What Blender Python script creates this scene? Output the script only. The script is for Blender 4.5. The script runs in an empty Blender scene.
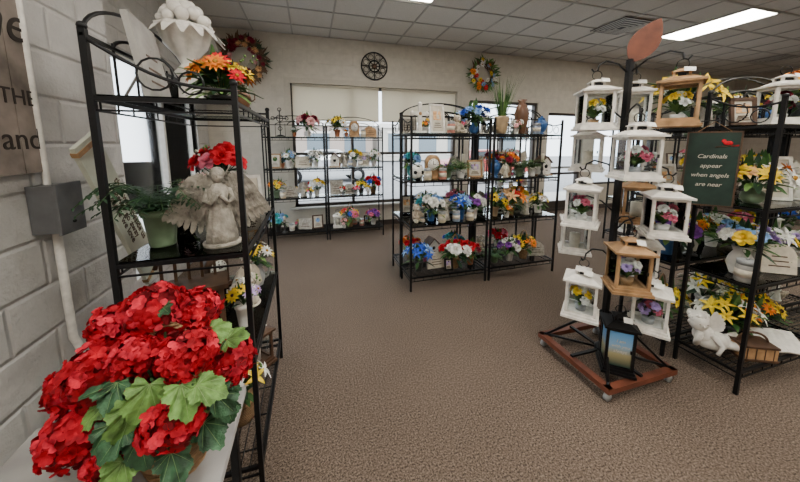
import bpy, math, random
from mathutils import Vector, Matrix
from math import sin, cos, pi, radians
V=Vector
# ------------------------------------------------------------ materials
_mc={}
def pm(name,col,rough=.6,var=.18,scale=25,metal=0,bump=0,sheen=0,bscale=None,spec=.4):
    if name in _mc: return _mc[name]
    m=bpy.data.materials.new(name); m.use_nodes=True
    nt=m.node_tree; N=nt.nodes; L=nt.links; b=N['Principled BSDF']
    b.inputs['Roughness'].default_value=rough; b.inputs['Metallic'].default_value=metal
    b.inputs['Specular IOR Level'].default_value=spec
    tc=N.new('ShaderNodeTexCoord'); no=N.new('ShaderNodeTexNoise'); no.inputs['Scale'].default_value=scale
    no.inputs['Detail'].default_value=3
    L.new(tc.outputs['Object'],no.inputs['Vector'])
    cr=N.new('ShaderNodeValToRGB'); e=cr.color_ramp.elements
    e[0].position=.3; e[1].position=.7
    e[0].color=tuple(max(0,c*(1-var)) for c in col)+(1,)
    e[1].color=tuple(min(1,c*(1+var)) for c in col)+(1,)
    L.new(no.outputs['Fac'],cr.inputs['Fac']); L.new(cr.outputs['Color'],b.inputs['Base Color'])
    if bump:
        n2=N.new('ShaderNodeTexNoise'); n2.inputs['Scale'].default_value=bscale or scale*3
        L.new(tc.outputs['Object'],n2.inputs['Vector'])
        bp=N.new('ShaderNodeBump'); bp.inputs['Strength'].default_value=bump; bp.inputs['Distance'].default_value=.01
        L.new(n2.outputs['Fac'],bp.inputs['Height']); L.new(bp.outputs['Normal'],b.inputs['Normal'])
    _mc[name]=m; return m
def glass(name,tint=(.9,.96,.95),g=.12):
    if name in _mc: return _mc[name]
    m=bpy.data.materials.new(name); m.use_nodes=True
    nt=m.node_tree; N=nt.nodes; L=nt.links; N.remove(N['Principled BSDF'])
    t=N.new('ShaderNodeBsdfTransparent'); t.inputs[0].default_value=tint+(1,)
    gl=N.new('ShaderNodeBsdfGlossy'); gl.inputs['Roughness'].default_value=.03
    mx=N.new('ShaderNodeMixShader'); fr=N.new('ShaderNodeLayerWeight'); fr.inputs['Blend'].default_value=g
    L.new(fr.outputs['Fresnel'],mx.inputs[0]); L.new(t.outputs[0],mx.inputs[1]); L.new(gl.outputs[0],mx.inputs[2])
    L.new(mx.outputs[0],N['Material Output'].inputs['Surface']); _mc[name]=m; return m
def emis(name,col,s):
    m=bpy.data.materials.new(name); m.use_nodes=True
    b=m.node_tree.nodes['Principled BSDF']; b.inputs['Base Color'].default_value=col+(1,)
    b.inputs['Emission Color'].default_value=col+(1,); b.inputs['Emission Strength'].default_value=s
    _mc[name]=m; return m
def blockmat(name,col,axis,mort=.75,w=.4,h=.2,bump=.6,noise=.5,msz=.008):
    m=bpy.data.materials.new(name); m.use_nodes=True
    nt=m.node_tree; N=nt.nodes; L=nt.links; b=N['Principled BSDF']; b.inputs['Roughness'].default_value=.5
    tc=N.new('ShaderNodeTexCoord'); sp=N.new('ShaderNodeSeparateXYZ'); cb=N.new('ShaderNodeCombineXYZ')
    L.new(tc.outputs['Object'],sp.inputs[0])
    L.new(sp.outputs[axis],cb.inputs[0]); L.new(sp.outputs[2],cb.inputs[1])
    br=N.new('ShaderNodeTexBrick'); br.inputs['Scale'].default_value=1
    br.inputs['Brick Width'].default_value=w; br.inputs['Row Height'].default_value=h
    br.inputs['Mortar Size'].default_value=msz; br.inputs['Mortar Smooth'].default_value=1
    br.inputs['Color1'].default_value=col+(1,); br.inputs['Color2'].default_value=tuple(c*.96 for c in col)+(1,)
    br.inputs['Mortar'].default_value=tuple(c*mort for c in col)+(1,)
    L.new(cb.outputs[0],br.inputs['Vector'])
    no=N.new('ShaderNodeTexNoise'); no.inputs['Scale'].default_value=9; no.inputs['Detail'].default_value=8; no.inputs['Roughness'].default_value=.65
    L.new(tc.outputs['Object'],no.inputs['Vector'])
    mr=N.new('ShaderNodeMapRange'); mr.inputs['From Min'].default_value=.3; mr.inputs['From Max'].default_value=.7; mr.inputs['To Min'].default_value=.88; mr.inputs['To Max'].default_value=1.06
    L.new(no.outputs['Fac'],mr.inputs['Value']); hs=N.new('ShaderNodeHueSaturation'); L.new(br.outputs['Color'],hs.inputs['Color']); L.new(mr.outputs[0],hs.inputs['Value']); L.new(hs.outputs[0],b.inputs['Base Color'])
    ma=N.new('ShaderNodeMath'); ma.operation='MULTIPLY_ADD'; ma.inputs[1].default_value=noise
    iv=N.new('ShaderNodeMath'); iv.operation='SUBTRACT'; iv.inputs[0].default_value=1
    L.new(br.outputs['Fac'],iv.inputs[1]); L.new(no.outputs['Fac'],ma.inputs[0]); L.new(iv.outputs[0],ma.inputs[2])
    bp=N.new('ShaderNodeBump'); bp.inputs['Strength'].default_value=bump; bp.inputs['Distance'].default_value=.012
    L.new(ma.outputs[0],bp.inputs['Height']); L.new(bp.outputs['Normal'],b.inputs['Normal'])
    _mc[name]=m; return m
def wicker(name,col):
    if name in _mc: return _mc[name]
    m=pm(name,col,.7,.3,40)
    N=m.node_tree.nodes; L=m.node_tree.links
    w=N.new('ShaderNodeTexWave'); w.bands_direction='Z'; w.inputs['Scale'].default_value=30; w.inputs['Distortion'].default_value=2
    tc=N.new('ShaderNodeTexCoord'); L.new(tc.outputs['Object'],w.inputs['Vector'])
    bp=N.new('ShaderNodeBump'); bp.inputs['Distance'].default_value=.01; L.new(w.outputs['Fac'],bp.inputs['Height'])
    L.new(bp.outputs['Normal'],N['Principled BSDF'].inputs['Normal']); return m
BLK=pm('black_iron',(.006,.006,.007),.45,.2,40,.3)
GL=glass('shelf_glass',(.88,.94,.92),.2); WGL=glass('window_glass',(.97,.99,1),.08)
WHT=pm('white_paint_distressed',(.74,.71,.66),.55,.16,30); TAN=pm('tan_wood',(.36,.21,.10),.6,.35,18)
DWD=pm('dark_wood',(.08,.04,.022),.55,.4,14); RWD=pm('reddish_wood',(.14,.042,.022),.5,.3,12)
STN=pm('grey_stone',(.40,.37,.32),.85,.3,30,bump=.5); CRM=pm('cream_resin',(.62,.56,.46),.6,.15,30)
PLA=pm('white_plaster',(.72,.69,.64),.6,.14,30)
GRN=pm('leaf_green',(.04,.11,.025),.6,.45,20); GRN2=pm('leaf_light_green',(.11,.21,.05),.6,.45,18); GRN3=pm('leaf_dark_green',(.014,.045,.018),.6,.4,20)
STEM=pm('stem_green',(.03,.08,.02),.6); WIC=wicker('wicker',(.36,.21,.10)); 
CL={'red':(.55,.008,.022),'red2':(.36,.005,.014),'pink':(.68,.15,.24),'ltpink':(.78,.42,.42),'yel':(.82,.54,.03),'org':(.78,.21,.02),'peach':(.82,.45,.22),
 'blue':(.03,.09,.46),'ltblue':(.22,.39,.68),'teal':(.04,.31,.35),'pur':(.24,.07,.38),'wht':(.80,.77,.71),'bur':(.22,.012,.035),'lav':(.47,.34,.64)}
def C(c): return pm('petal_'+c,CL[c],.75,.35,35,spec=.2)
def K(name,col,r=.35): return pm(name,col,r,.12,20)
POTC={'blue':K('ceramic_blue',(.03,.10,.28)),'wht':K('ceramic_white',(.72,.69,.65)),'grn':K('ceramic_green',(.14,.20,.12)),'tan':K('ceramic_tan',(.42,.30,.18)),
 'blk':K('ceramic_black',(.03,.03,.03)),'terra':K('terracotta',(.38,.13,.06),.8),'gry':K('galvanised_grey',(.35,.36,.37)),'brn':K('ceramic_brown',(.13,.06,.03)),'teal':K('ceramic_teal',(.05,.28,.28))}
# ------------------------------------------------------------ mesh builder
def fr(p,d,n):
    y=V(d).normalized(); x=y.cross(V(n))
    if x.length<1e-4: x=y.cross(V((1,.1,.2)))
    x.normalize(); z=x.cross(y)
    M=Matrix.Identity(4)
    for i in range(3): M[i][0]=x[i];M[i][1]=y[i];M[i][2]=z[i];M[i][3]=p[i]
    return M
def T(x,y,z): return Matrix.Translation((x,y,z))
def RZ(a): return Matrix.Rotation(a,4,'Z')
def RX(a): return Matrix.Rotation(a,4,'X')
def RY(a): return Matrix.Rotation(a,4,'Y')
class MB:
    def __init__(s): s.v=[];s.f=[];s.m=[];s.mats=[];s.sm=[]
    def add(s,vs,fs,mat,M=None,smooth=True):
        o=len(s.v)
        if M is not None: vs=[M@V(a) for a in vs]
        s.v.extend([tuple(a) for a in vs])
        if mat not in s.mats: s.mats.append(mat)
        k=s.mats.index(mat)
        for f in fs: s.f.append([o+i for i in f]); s.m.append(k); s.sm.append(smooth)
    def box(s,c,d,mat,M=None,taper=1.0):
        x,y,z=d[0]/2,d[1]/2,d[2]/2
        vs=[(c[0]+a*x*(taper if e>0 else 1),c[1]+b_*y*(taper if e>0 else 1),c[2]+e*z) for e in(-1,1) for a,b_ in((-1,-1),(1,-1),(1,1),(-1,1))]
        s.add(vs,[(3,2,1,0),(4,5,6,7),(0,1,5,4),(1,2,6,5),(2,3,7,6),(3,0,4,7)],mat,M,False)
    def tube(s,pts,r,mat,seg=6,closed=False,M=None,r2=None):
        pts=[V(p) for p in pts]; n=len(pts); vs=[]; fs=[]
        up=None
        for i,p in enumerate(pts):
            a=pts[(i-1)%n] if (i>0 or closed) else p
            b=pts[(i+1)%n] if (i<n-1 or closed) else p
            d=(b-a).normalized()
            if up is None:
                up=V((0,0,1)) if abs(d.z)<.9 else V((1,0,0))
            x=d.cross(up)
            if x.length<1e-3: x=d.cross(V((.3,1,.2)))
            x.normalize(); y=x.cross(d); up=y
            rr=r if r2 is None else r+(r2-r)*i/(n-1)
            for k in range(seg):
                t=2*pi*k/seg; vs.append(p+x*rr*cos(t)+y*rr*sin(t))
        m=n if closed else n-1
        for i in range(m):
            for k in range(seg):
                a=i*seg+k;b=i*seg+(k+1)%seg;c=((i+1)%n)*seg+(k+1)%seg;d=((i+1)%n)*seg+k
                fs.append((a,b,c,d))
        if not closed:
            fs.append(tuple(range(seg-1,-1,-1))); fs.append(tuple((n-1)*seg+k for k in range(seg)))
        s.add(vs,fs,mat,M)
    def lathe(s,prof,mat,seg=16,M=None,sx=1,sy=1,flute=0,nf=8):
        vs=[];fs=[]
        for r,z in prof:
            for k in range(seg):
                t=2*pi*k/seg; q=r*(1+flute*cos(nf*t)); vs.append((q*cos(t)*sx,q*sin(t)*sy,z))
        for i in range(len(prof)-1):
            for k in range(seg): fs.append((i*seg+k,i*seg+(k+1)%seg,(i+1)*seg+(k+1)%seg,(i+1)*seg+k))
        fs.append(tuple(range(seg-1,-1,-1))); fs.append(tuple((len(prof)-1)*seg+k for k in range(seg)))
        s.add(vs,fs,mat,M)
    def ell(s,c,r,mat,M=None,seg=10,rg=6):
        if not hasattr(r,'__len__'): r=(r,r,r)
        vs=[];fs=[]
        for i in range(rg+1):
            ph=-pi/2+pi*i/rg; 
            for k in range(seg):
                t=2*pi*k/seg; vs.append((c[0]+r[0]*cos(ph)*cos(t),c[1]+r[1]*cos(ph)*sin(t),c[2]+r[2]*sin(ph)))
        for i in range(rg):
            for k in range(seg): fs.append((i*seg+k,i*seg+(k+1)%seg,(i+1)*seg+(k+1)%seg,(i+1)*seg+k))
        s.add(vs,fs,mat,M)
    def leaf(s,M,L,W,mat,bend=.25,cup=.25,n=3,sh=0):
        vs=[];fs=[]
        for i in range(n+1):
            t=i/n
            if sh==0: w=sin(pi*(t*.88+.08))**.8
            elif sh==1: w=(.35+.65*sin(pi*.5*min(1,t*1.5)))*(1 if t<.7 else 1-.35*(t-.7)/.3)
            else: w=1-t*.97
            w*=W/2; z=-bend*L*t*t
            vs+= [(-w,L*t,z+cup*w),(0,L*t*(1.06 if i==n else 1),z),(w,L*t,z+cup*w)]
        for i in range(n):
            a=i*3; fs+=[(a,a+1,a+4,a+3),(a+1,a+2,a+5,a+4)]
        s.add(vs,fs,mat,M)
    def build(s,name,loc=(0,0,0),rz=0,parent=None,rot=None,bevel=0,sc=1):
        me=bpy.data.meshes.new(name); me.from_pydata(s.v,[],s.f); 
        for m in s.mats: me.materials.append(m)
        me.polygons.foreach_set('material_index',s.m); me.polygons.foreach_set('use_smooth',s.sm)
        me.update(); o=bpy.data.objects.new(name,me); bpy.context.scene.collection.objects.link(o)
        o.location=loc; o.rotation_euler=rot or (0,0,rz); o.scale=(sc,sc,sc)
        if parent: o.parent=parent
        if bevel:
            bv=o.modifiers.new('b','BEVEL'); bv.width=bevel; bv.segments=2; bv.limit_method='ANGLE'
        return o
def text(s,loc,rot,size,mat,parent=None,align='CENTER',name='lettering',ext=.001,shear=0):
    c=bpy.data.curves.new(name,'FONT'); c.body=s; c.size=size; c.align_x=align; c.extrude=ext; c.shear=shear
    c.materials.append(mat); o=bpy.data.objects.new(name,c); bpy.context.scene.collection.objects.link(o)
    o.location=loc; o.rotation_euler=rot
    if parent: o.parent=parent
    return o
def basis(n):
    n=V(n).normalized(); a=V((0,0,1)) if abs(n.z)<.9 else V((1,0,0))
    t1=n.cross(a).normalized(); return n,t1,n.cross(t1)
def ring(b,p,n,num,op,L,W,mat,bend,cup,off=0,seg=3,sh=1,rng=None):
    n,t1,t2=basis(n)
    for i in range(num):
        a=2*pi*i/num+off+(rng.uniform(-.12,.12) if rng else 0); e=t1*cos(a)+t2*sin(a)
        o=op+(rng.uniform(-.12,.12) if rng else 0)
        d=e*cos(o)+n*sin(o); nn=n*cos(o)-e*sin(o)
        b.leaf(fr(V(p)+e*L*.06,d,nn),L,W,mat,bend,cup,seg,sh)
CEN=pm('flower_centre',(.35,.18,.02),.9,.3,60); DCEN=pm('flower_dark_centre',(.05,.02,.01),.9)
def head(b,p,n,r,kind,c,rng):
    m=C(c)
    if kind=='rose':
        for num,op,k,bd in((3,1.35,.5,-.2),(4,1.05,.7,.05),(5,.65,.88,.3),(6,.2,1.0,.3)):
            ring(b,p,n,num,op,r*k,r*.85*k+r*.1,m,bd,.45,rng.random()*6,3,1,rng)
    elif kind=='daisy':
        ring(b,p,n,11,.12,r,r*.42,m,.15,.2,0,2,0,rng); ring(b,p,n,8,.4,r*.75,r*.35,m,.1,.2,.3,2,0,rng)
        nn=V(n).normalized(); b.ell(V(p)+nn*r*.08,r*.24,CEN if c!='yel' else DCEN,None,8,4)
    elif kind=='lily':
        ring(b,p,n,6,.65,r*1.15,r*.5,m,.6,.5,0,4,0,rng); ring(b,p,n,4,1.2,r*.6,r*.04,CEN,.2,0,.3,1,0)
    elif kind=='mum':
        for num,op,k in((6,1.2,.5),(10,.8,.75),(13,.4,.95),(14,.05,1)): ring(b,p,n,num,op,r*k,r*.3,m,.15,.4,rng.random(),2,0,rng)
    elif kind=='hyd':
        nn,t1,t2=basis(n); N=26
        for i in range(N):
            z=1-1.6*(i+.5)/N; a=i*2.39996; q=math.sqrt(max(0,1-z*z)); d=nn*z+t1*q*cos(a)+t2*q*sin(a)
            ring(b,V(p)+d*r*.8,d,4,.25,r*.34,r*.32,m,.1,.2,rng.random()*3,1,1)
        b.ell(p,r*.7,m,None,8,5)
def bouquet(name,loc,kind='rose',cols=('pink',),cont='pot',pot='wht',R=.13,H=.16,nf=12,hr=.045,seed=0,rz=0,ch=.12,cr=.055,leafm=None,spread=.5):
    rng=random.Random(seed*7+3); b=MB(); pc=POTC.get(pot,POTC['wht']); lm=leafm or GRN
    if cont=='pot': b.lathe([(cr*.7,0),(cr*.72,.005),(cr*.95,ch*.8),(cr*1.08,ch*.82),(cr*1.08,ch),(cr*.95,ch),(cr*.9,ch*.85)],pc,16)
    elif cont=='vase': b.lathe([(cr*.6,0),(cr*.9,ch*.15),(cr*1.1,ch*.4),(cr*.95,ch*.65),(cr*.5,ch*.85),(cr*.7,ch),(cr*.6,ch),(cr*.4,ch*.86)],pc,18)
    elif cont=='basket':
        b.lathe([(cr*.85,0),(cr*.95,ch*.3),(cr*1.15,ch*.95),(cr*1.2,ch),(cr*1.1,ch)],WIC,18)
        b.tube([(cr*1.15*cos(t),0,ch*.9+ (R*1.1+H*.6)*sin(t)) for t in [pi*i/14 for i in range(15)]],.006,WIC,6)
    elif cont=='pitcher':
        b.lathe([(cr*.7,0),(cr*.75,.01),(cr*1.05,ch*.35),(cr*.9,ch*.6),(cr*.6,ch*.8),(cr*.8,ch),(cr*.72,ch),(cr*.5,ch*.82)],pc,18)
        b.tube([(cr*.65,0,ch*.9),(cr*1.3,0,ch*.95),(cr*1.6,0,ch*.7),(cr*1.35,0,ch*.4),(cr*1.0,0,ch*.32)],.007,pc,6)
    base=V((0,0,ch*.9)); 
    for i in range(nf):
        a=i*2.39996+rng.uniform(-.3,.3); q=math.sqrt((i+.5)/nf); 
        z=math.sqrt(max(0,1-q*q*.85)); 
        p=V((R*q*cos(a),R*q*sin(a),ch+H*(.25+.75*z)+rng.uniform(-.02,.02)))
        n=V((q*cos(a)*spread*2,q*sin(a)*spread*2-.25,.35+z*.6)).normalized()
        b.tube([base,(base+p)/2+V((rng.uniform(-.01,.01),rng.uniform(-.01,.01),.01)),p],.0025,STEM,4)
        head(b,p,n,hr*rng.uniform(.75,1.2),kind,cols[i%len(cols)] if rng.random()<.7 else rng.choice(cols),rng)
    for i in range(8):
        a=rng.uniform(0,6.28); q=rng.uniform(.3,1.1); p=V((R*q*cos(a),R*q*sin(a),ch+H*rng.uniform(.4,1.25)))
        b.tube([base,p],.0015,STEM,3)
        for k in range(4): b.ell(p+V((rng.uniform(-.015,.015),rng.uniform(-.015,.015),rng.uniform(-.03,.01))),.006,C('wht') if i%2 else GRN2,None,5,3)
    for i in range(int(nf*2.4)+14):
        a=rng.uniform(0,2*pi); el=rng.uniform(-.15,1.2); L=rng.uniform(.6,1.2)
        d=V((cos(a)*cos(el),sin(a)*cos(el),sin(el))); p=base+V((0,0,H*rng.uniform(0,.5)))+d*R*.35
        b.leaf(fr(p,d,V((0,0,1)) if el<.8 else V((cos(a),sin(a),.1))),R*L*.8,R*.26,rng.choice((lm,lm,GRN2,GRN3)),.35,.3,3,0)
    return b.build(name,loc,rz)
def fern(name,loc,pot='grn',R=.2,nf=16,ch=.15,cr=.07,seed=0,m=None,up=.9):
    rng=random.Random(seed+50); b=MB(); pc=POTC[pot]
    b.lathe([(cr*.75,0),(cr*.8,.01),(cr,ch*.8),(cr*1.12,ch*.82),(cr*1.12,ch),(cr,ch),(cr*.9,ch*.85)],pc,18)
    for i in range(nf):
        a=i*2.39996; u=rng.uniform(.5,1.5)*up; L=R*rng.uniform(.8,1.25); mm=m or rng.choice((GRN,GRN3,GRN))
        pts=[]
        for k in range(11):
            t=k/10; pts.append(V((cos(a)*L*t,sin(a)*L*t,ch*.9+L*(u*t-(u*.75+.15)*t*t))))
        b.tube(pts,.0018,STEM,3)
        for k in range(1,11):
            d=(pts[k]-pts[k-1]).normalized(); sd=d.cross(V((0,0,1))).normalized(); ll=R*.27*(1-abs(k/10-.4)*1.1)
            for sg in(-1,1): b.leaf(fr(pts[k],sd*sg+d*.5,V((0,0,1))),ll,ll*.38,mm,.3,.1,2,0)
    return b.build(name,loc)
def grass(name,loc,pot='tan',H=.4,n=60,ch=.16,cr=.07,seed=0):
    rng=random.Random(seed); b=MB()
    b.lathe([(cr*.7,0),(cr*.9,ch*.3),(cr*1.05,ch*.9),(cr*1.1,ch),(cr*.95,ch),(cr*.9,ch*.9)],POTC[pot],18)
    for i in range(n):
        a=rng.uniform(0,6.28); sp=rng.uniform(.05,.45); h=H*rng.uniform(.6,1.1)
        d=V((cos(a)*sp,sin(a)*sp,1)); b.leaf(fr(V((cos(a)*cr*.4,sin(a)*cr*.4,ch*.9)),d,V((-cos(a),-sin(a),.2))),h,.014,rng.choice((GRN,GRN2,GRN3)),.1*sp,.1,4,2)
    return b.build(name,loc)
def angel(name,loc,h=.3,m=STN,rz=0,wing=1.0):
    b=MB(); r=h*.17
    b.lathe([(r*1.25,0),(r*1.3,h*.04),(r*1.05,h*.05)],m,20)
    b.lathe([(r*1.05,h*.05),(r*1.0,h*.15),(r*.8,h*.35),(r*.62,h*.5),(r*.68,h*.62),(r*.75,h*.7),(r*.4,h*.765),(r*.22,h*.79),(r*.22,h*.82)],m,36,flute=.07,nf=9)
    b.ell((0,-r*.08,h*.885),(r*.42,r*.46,r*.55),m,None,14,9); b.ell((0,r*.12,h*.91),(r*.5,r*.5,r*.5),m,None,12,7)
    for k in range(5): b.ell(((k-2)*r*.2,r*.35,h*.84-abs(k-2)*.01),(r*.16,r*.14,r*.3),m,None,6,5)
    b.ell((0,-r*.52,h*.875),(r*.07,r*.08,r*.1),m,None,6,4)
    for sx in(-1,1):
        b.tube([(sx*r*.6,0,h*.72),(sx*r*.85,-r*.2,h*.58),(sx*r*.5,-r*.75,h*.55),(sx*.1*r,-r*.85,h*.66)],r*.24,m,8,r2=r*.13)
        for row,(L,zz,nn) in enumerate(((.62,.80,9),(.48,.80,8),(.3,.82,7))):
            for k in range(nn):
                t=k/(nn-1); st=V((sx*r*(.25+.95*t*wing),r*(.6-.16*row),h*(zz+.1*sin(t*pi*.8))))
                d=V((sx*(.05+.38*t*wing),.12,-1))
                b.leaf(fr(st,d,V((0,-1,0))),h*L*(.75+.35*(1-abs(t-.35)))*(.85+.15*wing),h*.085,m,-.05,.3,4,1)
        b.tube([(sx*r*.2,r*.5,h*.76),(sx*r*.7,r*.55,h*.92),(sx*r*1.25,r*.5,h*.86),(sx*r*1.4,r*.5,h*.7)],r*.13,m,7,r2=r*.06)
    return b.build(name,loc,rz)
def frame(name,loc,w=.16,h=.2,fm=DWD,pic=None,rz=0,seed=0):
    b=MB(); M=T(0,0,.002)@RX(-.18); t=.02; rng=random.Random(seed)
    b.box((0,0,t/2),(w,.018,t),fm,M);b.box((0,0,h-t/2),(w,.018,t),fm,M)
    for s in(-1,1): b.box((s*(w/2-t/2),0,h/2),(t,.018,h),fm,M)
    b.box((0,.004,h/2),(w-t*1.6,.006,h-t*1.6),pic or pm('print_paper',(.62,.57,.48),.8,.2,15),M)
    pc=rng.choice((C('ltblue'),C('lav'),GRN,C('peach'),C('pink')))
    if rng.random()<.5: b.ell((0,-.001,h*.62),(w*.2,.004,h*.16),pc,M,14,6)
    else: b.box((0,-.001,h*.6),(w*.5,.006,h*.3),pc,M); b.box((w*.05,-.003,h*.56),(w*.2,.006,h*.15),CRM,M)
    for k in range(3): b.box((0,-.001,h*(.2+.07*k)),(w*(.5-.06*k),.005,.006),DWD,M)
    b.tube([(0,.01,h*.8),(0,h*.35+.02,.004)],.006,fm,5)
    return b.build(name,loc,rz)
def plaque(name,loc,w=.2,h=.16,m=STN,rz=0,lines=3,arch=True):
    b=MB(); M=T(0,0,.002)@RX(-.15); pts=[(-w/2,0),(w/2,0)]
    if arch: pts+=[(w/2*cos(t),h*.55+h*.45*sin(t)) for t in [pi*i/14 for i in range(15)]]
    else: pts+=[(w/2,h),(-w/2,h)]
    n=len(pts); vs=[(x,-.012,z) for x,z in pts]+[(x,.012,z) for x,z in pts]
    b.add(vs,[tuple(range(n)),tuple(range(2*n-1,n-1,-1))]+[(i,n+i,n+(i+1)%n,(i+1)%n) for i in range(n)],m,M,False)
    for k in range(lines): b.box((0,-.0125,h*(.25+.16*k)),(w*(.6-.08*k),.003,.008),DWD,M)
    b.tube([(0,.01,h*.7),(0,h*.35+.02,.004)],.006,m,5)
    return b.build(name,loc,rz)
def jar(name,loc,r=.04,h=.11,c=(.6,.5,.35),seed=0):
    b=MB(); m=K('wax_%d'%int(c[0]*100+c[1]*1000),c,.5)
    b.lathe([(r*.9,0),(r,.008),(r,h*.75),(r*.92,h*.8)],m,16); b.lathe([(r*.95,h*.8),(r*.97,h),(r*.9,h*1.02)],POTC['gry'],16)
    b.lathe([(r*1.02,h*.25),(r*1.02,h*.6)],CRM,16); b.ell((0,0,h*1.05),r*.2,POTC['gry'])
    return b.build(name,loc)
def urn(name,loc,h=.2,m=None,rz=0):
    b=MB(); r=h*.32
    b.lathe([(r*.6,0),(r*.62,h*.04),(r*.4,h*.08),(r*.75,h*.25),(r,h*.5),(r*.85,h*.68),(r*.5,h*.78),(r*.62,h*.82),(r*.55,h*.86),(r*.2,h*.93),(r*.14,h*.96),(r*.2,h)],m or POTC['brn'],20)
    for s in(-1,1): b.tube([(s*r*.8,0,h*.7),(s*r*1.3,0,h*.68),(s*r*1.3,0,h*.5),(s*r*.95,0,h*.42)],h*.02,m or POTC['brn'],6)
    return b.build(name,loc,rz)
def cross(name,loc,h=.25,m=DWD,rz=0):
    b=MB(); w=h*.13
    b.box((0,0,.012),(h*.45,h*.2,.024),m); b.box((0,0,h/2),(w,.022,h),m); b.box((0,-.002,h*.68),(h*.6,.022,w),m)
    for p in((0,h),(-h*.3,h*.68),(h*.3,h*.68)): b.ell((p[0],0,p[1]),(w*.7,.012,w*.7),m)
    b.ell((0,-.014,h*.68),(w*.5,.01,w*.5),TAN)
    return b.build(name,loc,rz)
def ironcross(name,loc,h=.5):
    b=MB(); b.lathe([(.07,0),(.07,.012),(.02,.03)],BLK,16); b.tube([(0,0,.02),(0,0,h)],.008,BLK); b.tube([(-h*.24,0,h*.68),(h*.24,0,h*.68)],.008,BLK)
    for p,r in (((0,h*.68),.05),((0,h*1.0),.026),((-h*.24,h*.68),.026),((h*.24,h*.68),.026),((0,h*.3),.03)):
        b.tube([(p[0]+r*cos(q),0,p[1]+r*sin(q)) for q in [2*pi*i/14 for i in range(14)]],.006,BLK,5,True)
    return b.build(name,loc)
def clock(name,loc,w=.15,m=DWD,rz=0):
    b=MB(); h=w*1.25
    b.box((0,0,.012),(w*1.15,.07,.024),m); b.box((0,0,h*.45),(w,.05,h*.85),m)
    b.lathe([(w*.5,-.025),(w*.5,.025)],m,24,T(0,0,h*.86)@RX(pi/2))
    b.lathe([(w*.38,0),(w*.38,.006)],WHT,24,T(0,-.026,h*.75)@RX(pi/2))
    b.box((0,-.034,h*.75+w*.12),(.005,.003,w*.24),BLK); b.box((w*.08,-.034,h*.75),(w*.17,.003,.005),BLK)
    for k in range(12):
        a=k*pi/6; b.box((w*.32*cos(a),-.033,h*.75+w*.32*sin(a)),(.006,.002,.006),BLK)
    return b.build(name,loc,rz)
def birdhouse(name,loc,w=.13,m=WHT,rz=0):
    b=MB(); h=w*1.1
    b.box((0,0,h/2),(w,w*.8,h),m); b.box((0,0,.006),(w*1.3,w*1.1,.012),TAN)
    b.add([(-w/2,-w*.4,h),(w/2,-w*.4,h),(0,-w*.4,h*1.5),(-w/2,w*.4,h),(w/2,w*.4,h),(0,w*.4,h*1.5)],[(0,1,2),(5,4,3),(0,2,5,3),(1,4,5,2)],m,None,False)
    for s in(-1,1): b.box((0,0,0),(w*.82,w*1.05,.012),DWD,T(s*w*.29,0,h*1.27)@RY(s*.785))
    b.lathe([(w*.16,0),(w*.16,.004)],BLK,14,T(0,-w*.4,h*.72)@RX(pi/2)); b.tube([(0,-w*.4,h*.42),(0,-w*.6,h*.42)],.005,DWD)
    return b.build(name,loc,rz)
def bear(name,loc,h=.2,m=None,rz=0):
    b=MB(); m=m or pm('plush_fur',(.5,.42,.33),.95,.2,60,bump=.8)
    b.ell((0,0,h*.3),(h*.24,h*.2,h*.3),m,None,14,9); b.ell((0,-h*.03,h*.72),(h*.2,h*.19,h*.19),m,None,14,9)
    b.ell((0,-h*.2,h*.68),(h*.08,h*.06,h*.06),WHT); b.ell((0,-h*.26,h*.7),h*.022,BLK)
    for s in(-1,1):
        b.ell((s*h*.15,0,h*.89),(h*.07,h*.04,h*.07),m); b.ell((s*h*.08,-h*.18,h*.76),h*.02,BLK)
        b.tube([(s*h*.18,-h*.02,h*.5),(s*h*.28,-h*.1,h*.36),(s*h*.24,-h*.2,h*.26)],h*.075,m,8)
        b.tube([(s*h*.12,-h*.05,h*.1),(s*h*.18,-h*.25,h*.09),(s*h*.2,-h*.36,h*.1)],h*.09,m,8)
        b.ell((s*h*.2,-h*.38,h*.12),(h*.08,h*.05,h*.1),m)
    return b.build(name,loc,rz)
def ball(name,loc,r=.08):
    b=MB(); b.ell((0,0,r),r,PLA,None,20,12); b.lathe([(r*.5,0),(r*.55,.006),(r*.4,.012)],BLK,14)
    g=(1+5**.5)/2
    for x,y in((1,g),(-1,g),(1,-g),(-1,-g)):
        for v in((0,x,y),(x,y,0),(y,0,x)):
            n=V(v).normalized(); b.lathe([(r*.3,r*.945),(r*.26,r*.985),(.001,r*1.005)],BLK,5,T(0,0,r)@n.to_track_quat('Z','Y').to_matrix().to_4x4())
    return b.build(name,loc)
def candlestick(name,loc,h=.25,m=None):
    b=MB(); m=m or POTC['blk']; r=h*.16
    b.lathe([(r,0),(r,.01),(r*.4,h*.08),(r*.25,h*.2),(r*.45,h*.3),(r*.22,h*.45),(r*.25,h*.55),(r*.7,h*.6),(r*.6,h*.62)],m,16)
    b.lathe([(r*.42,h*.62),(r*.42,h*.97),(r*.3,h)],CRM,12); b.tube([(0,0,h),(0,0,h+.012)],.0015,BLK,4)
    return b.build(name,loc)
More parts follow.
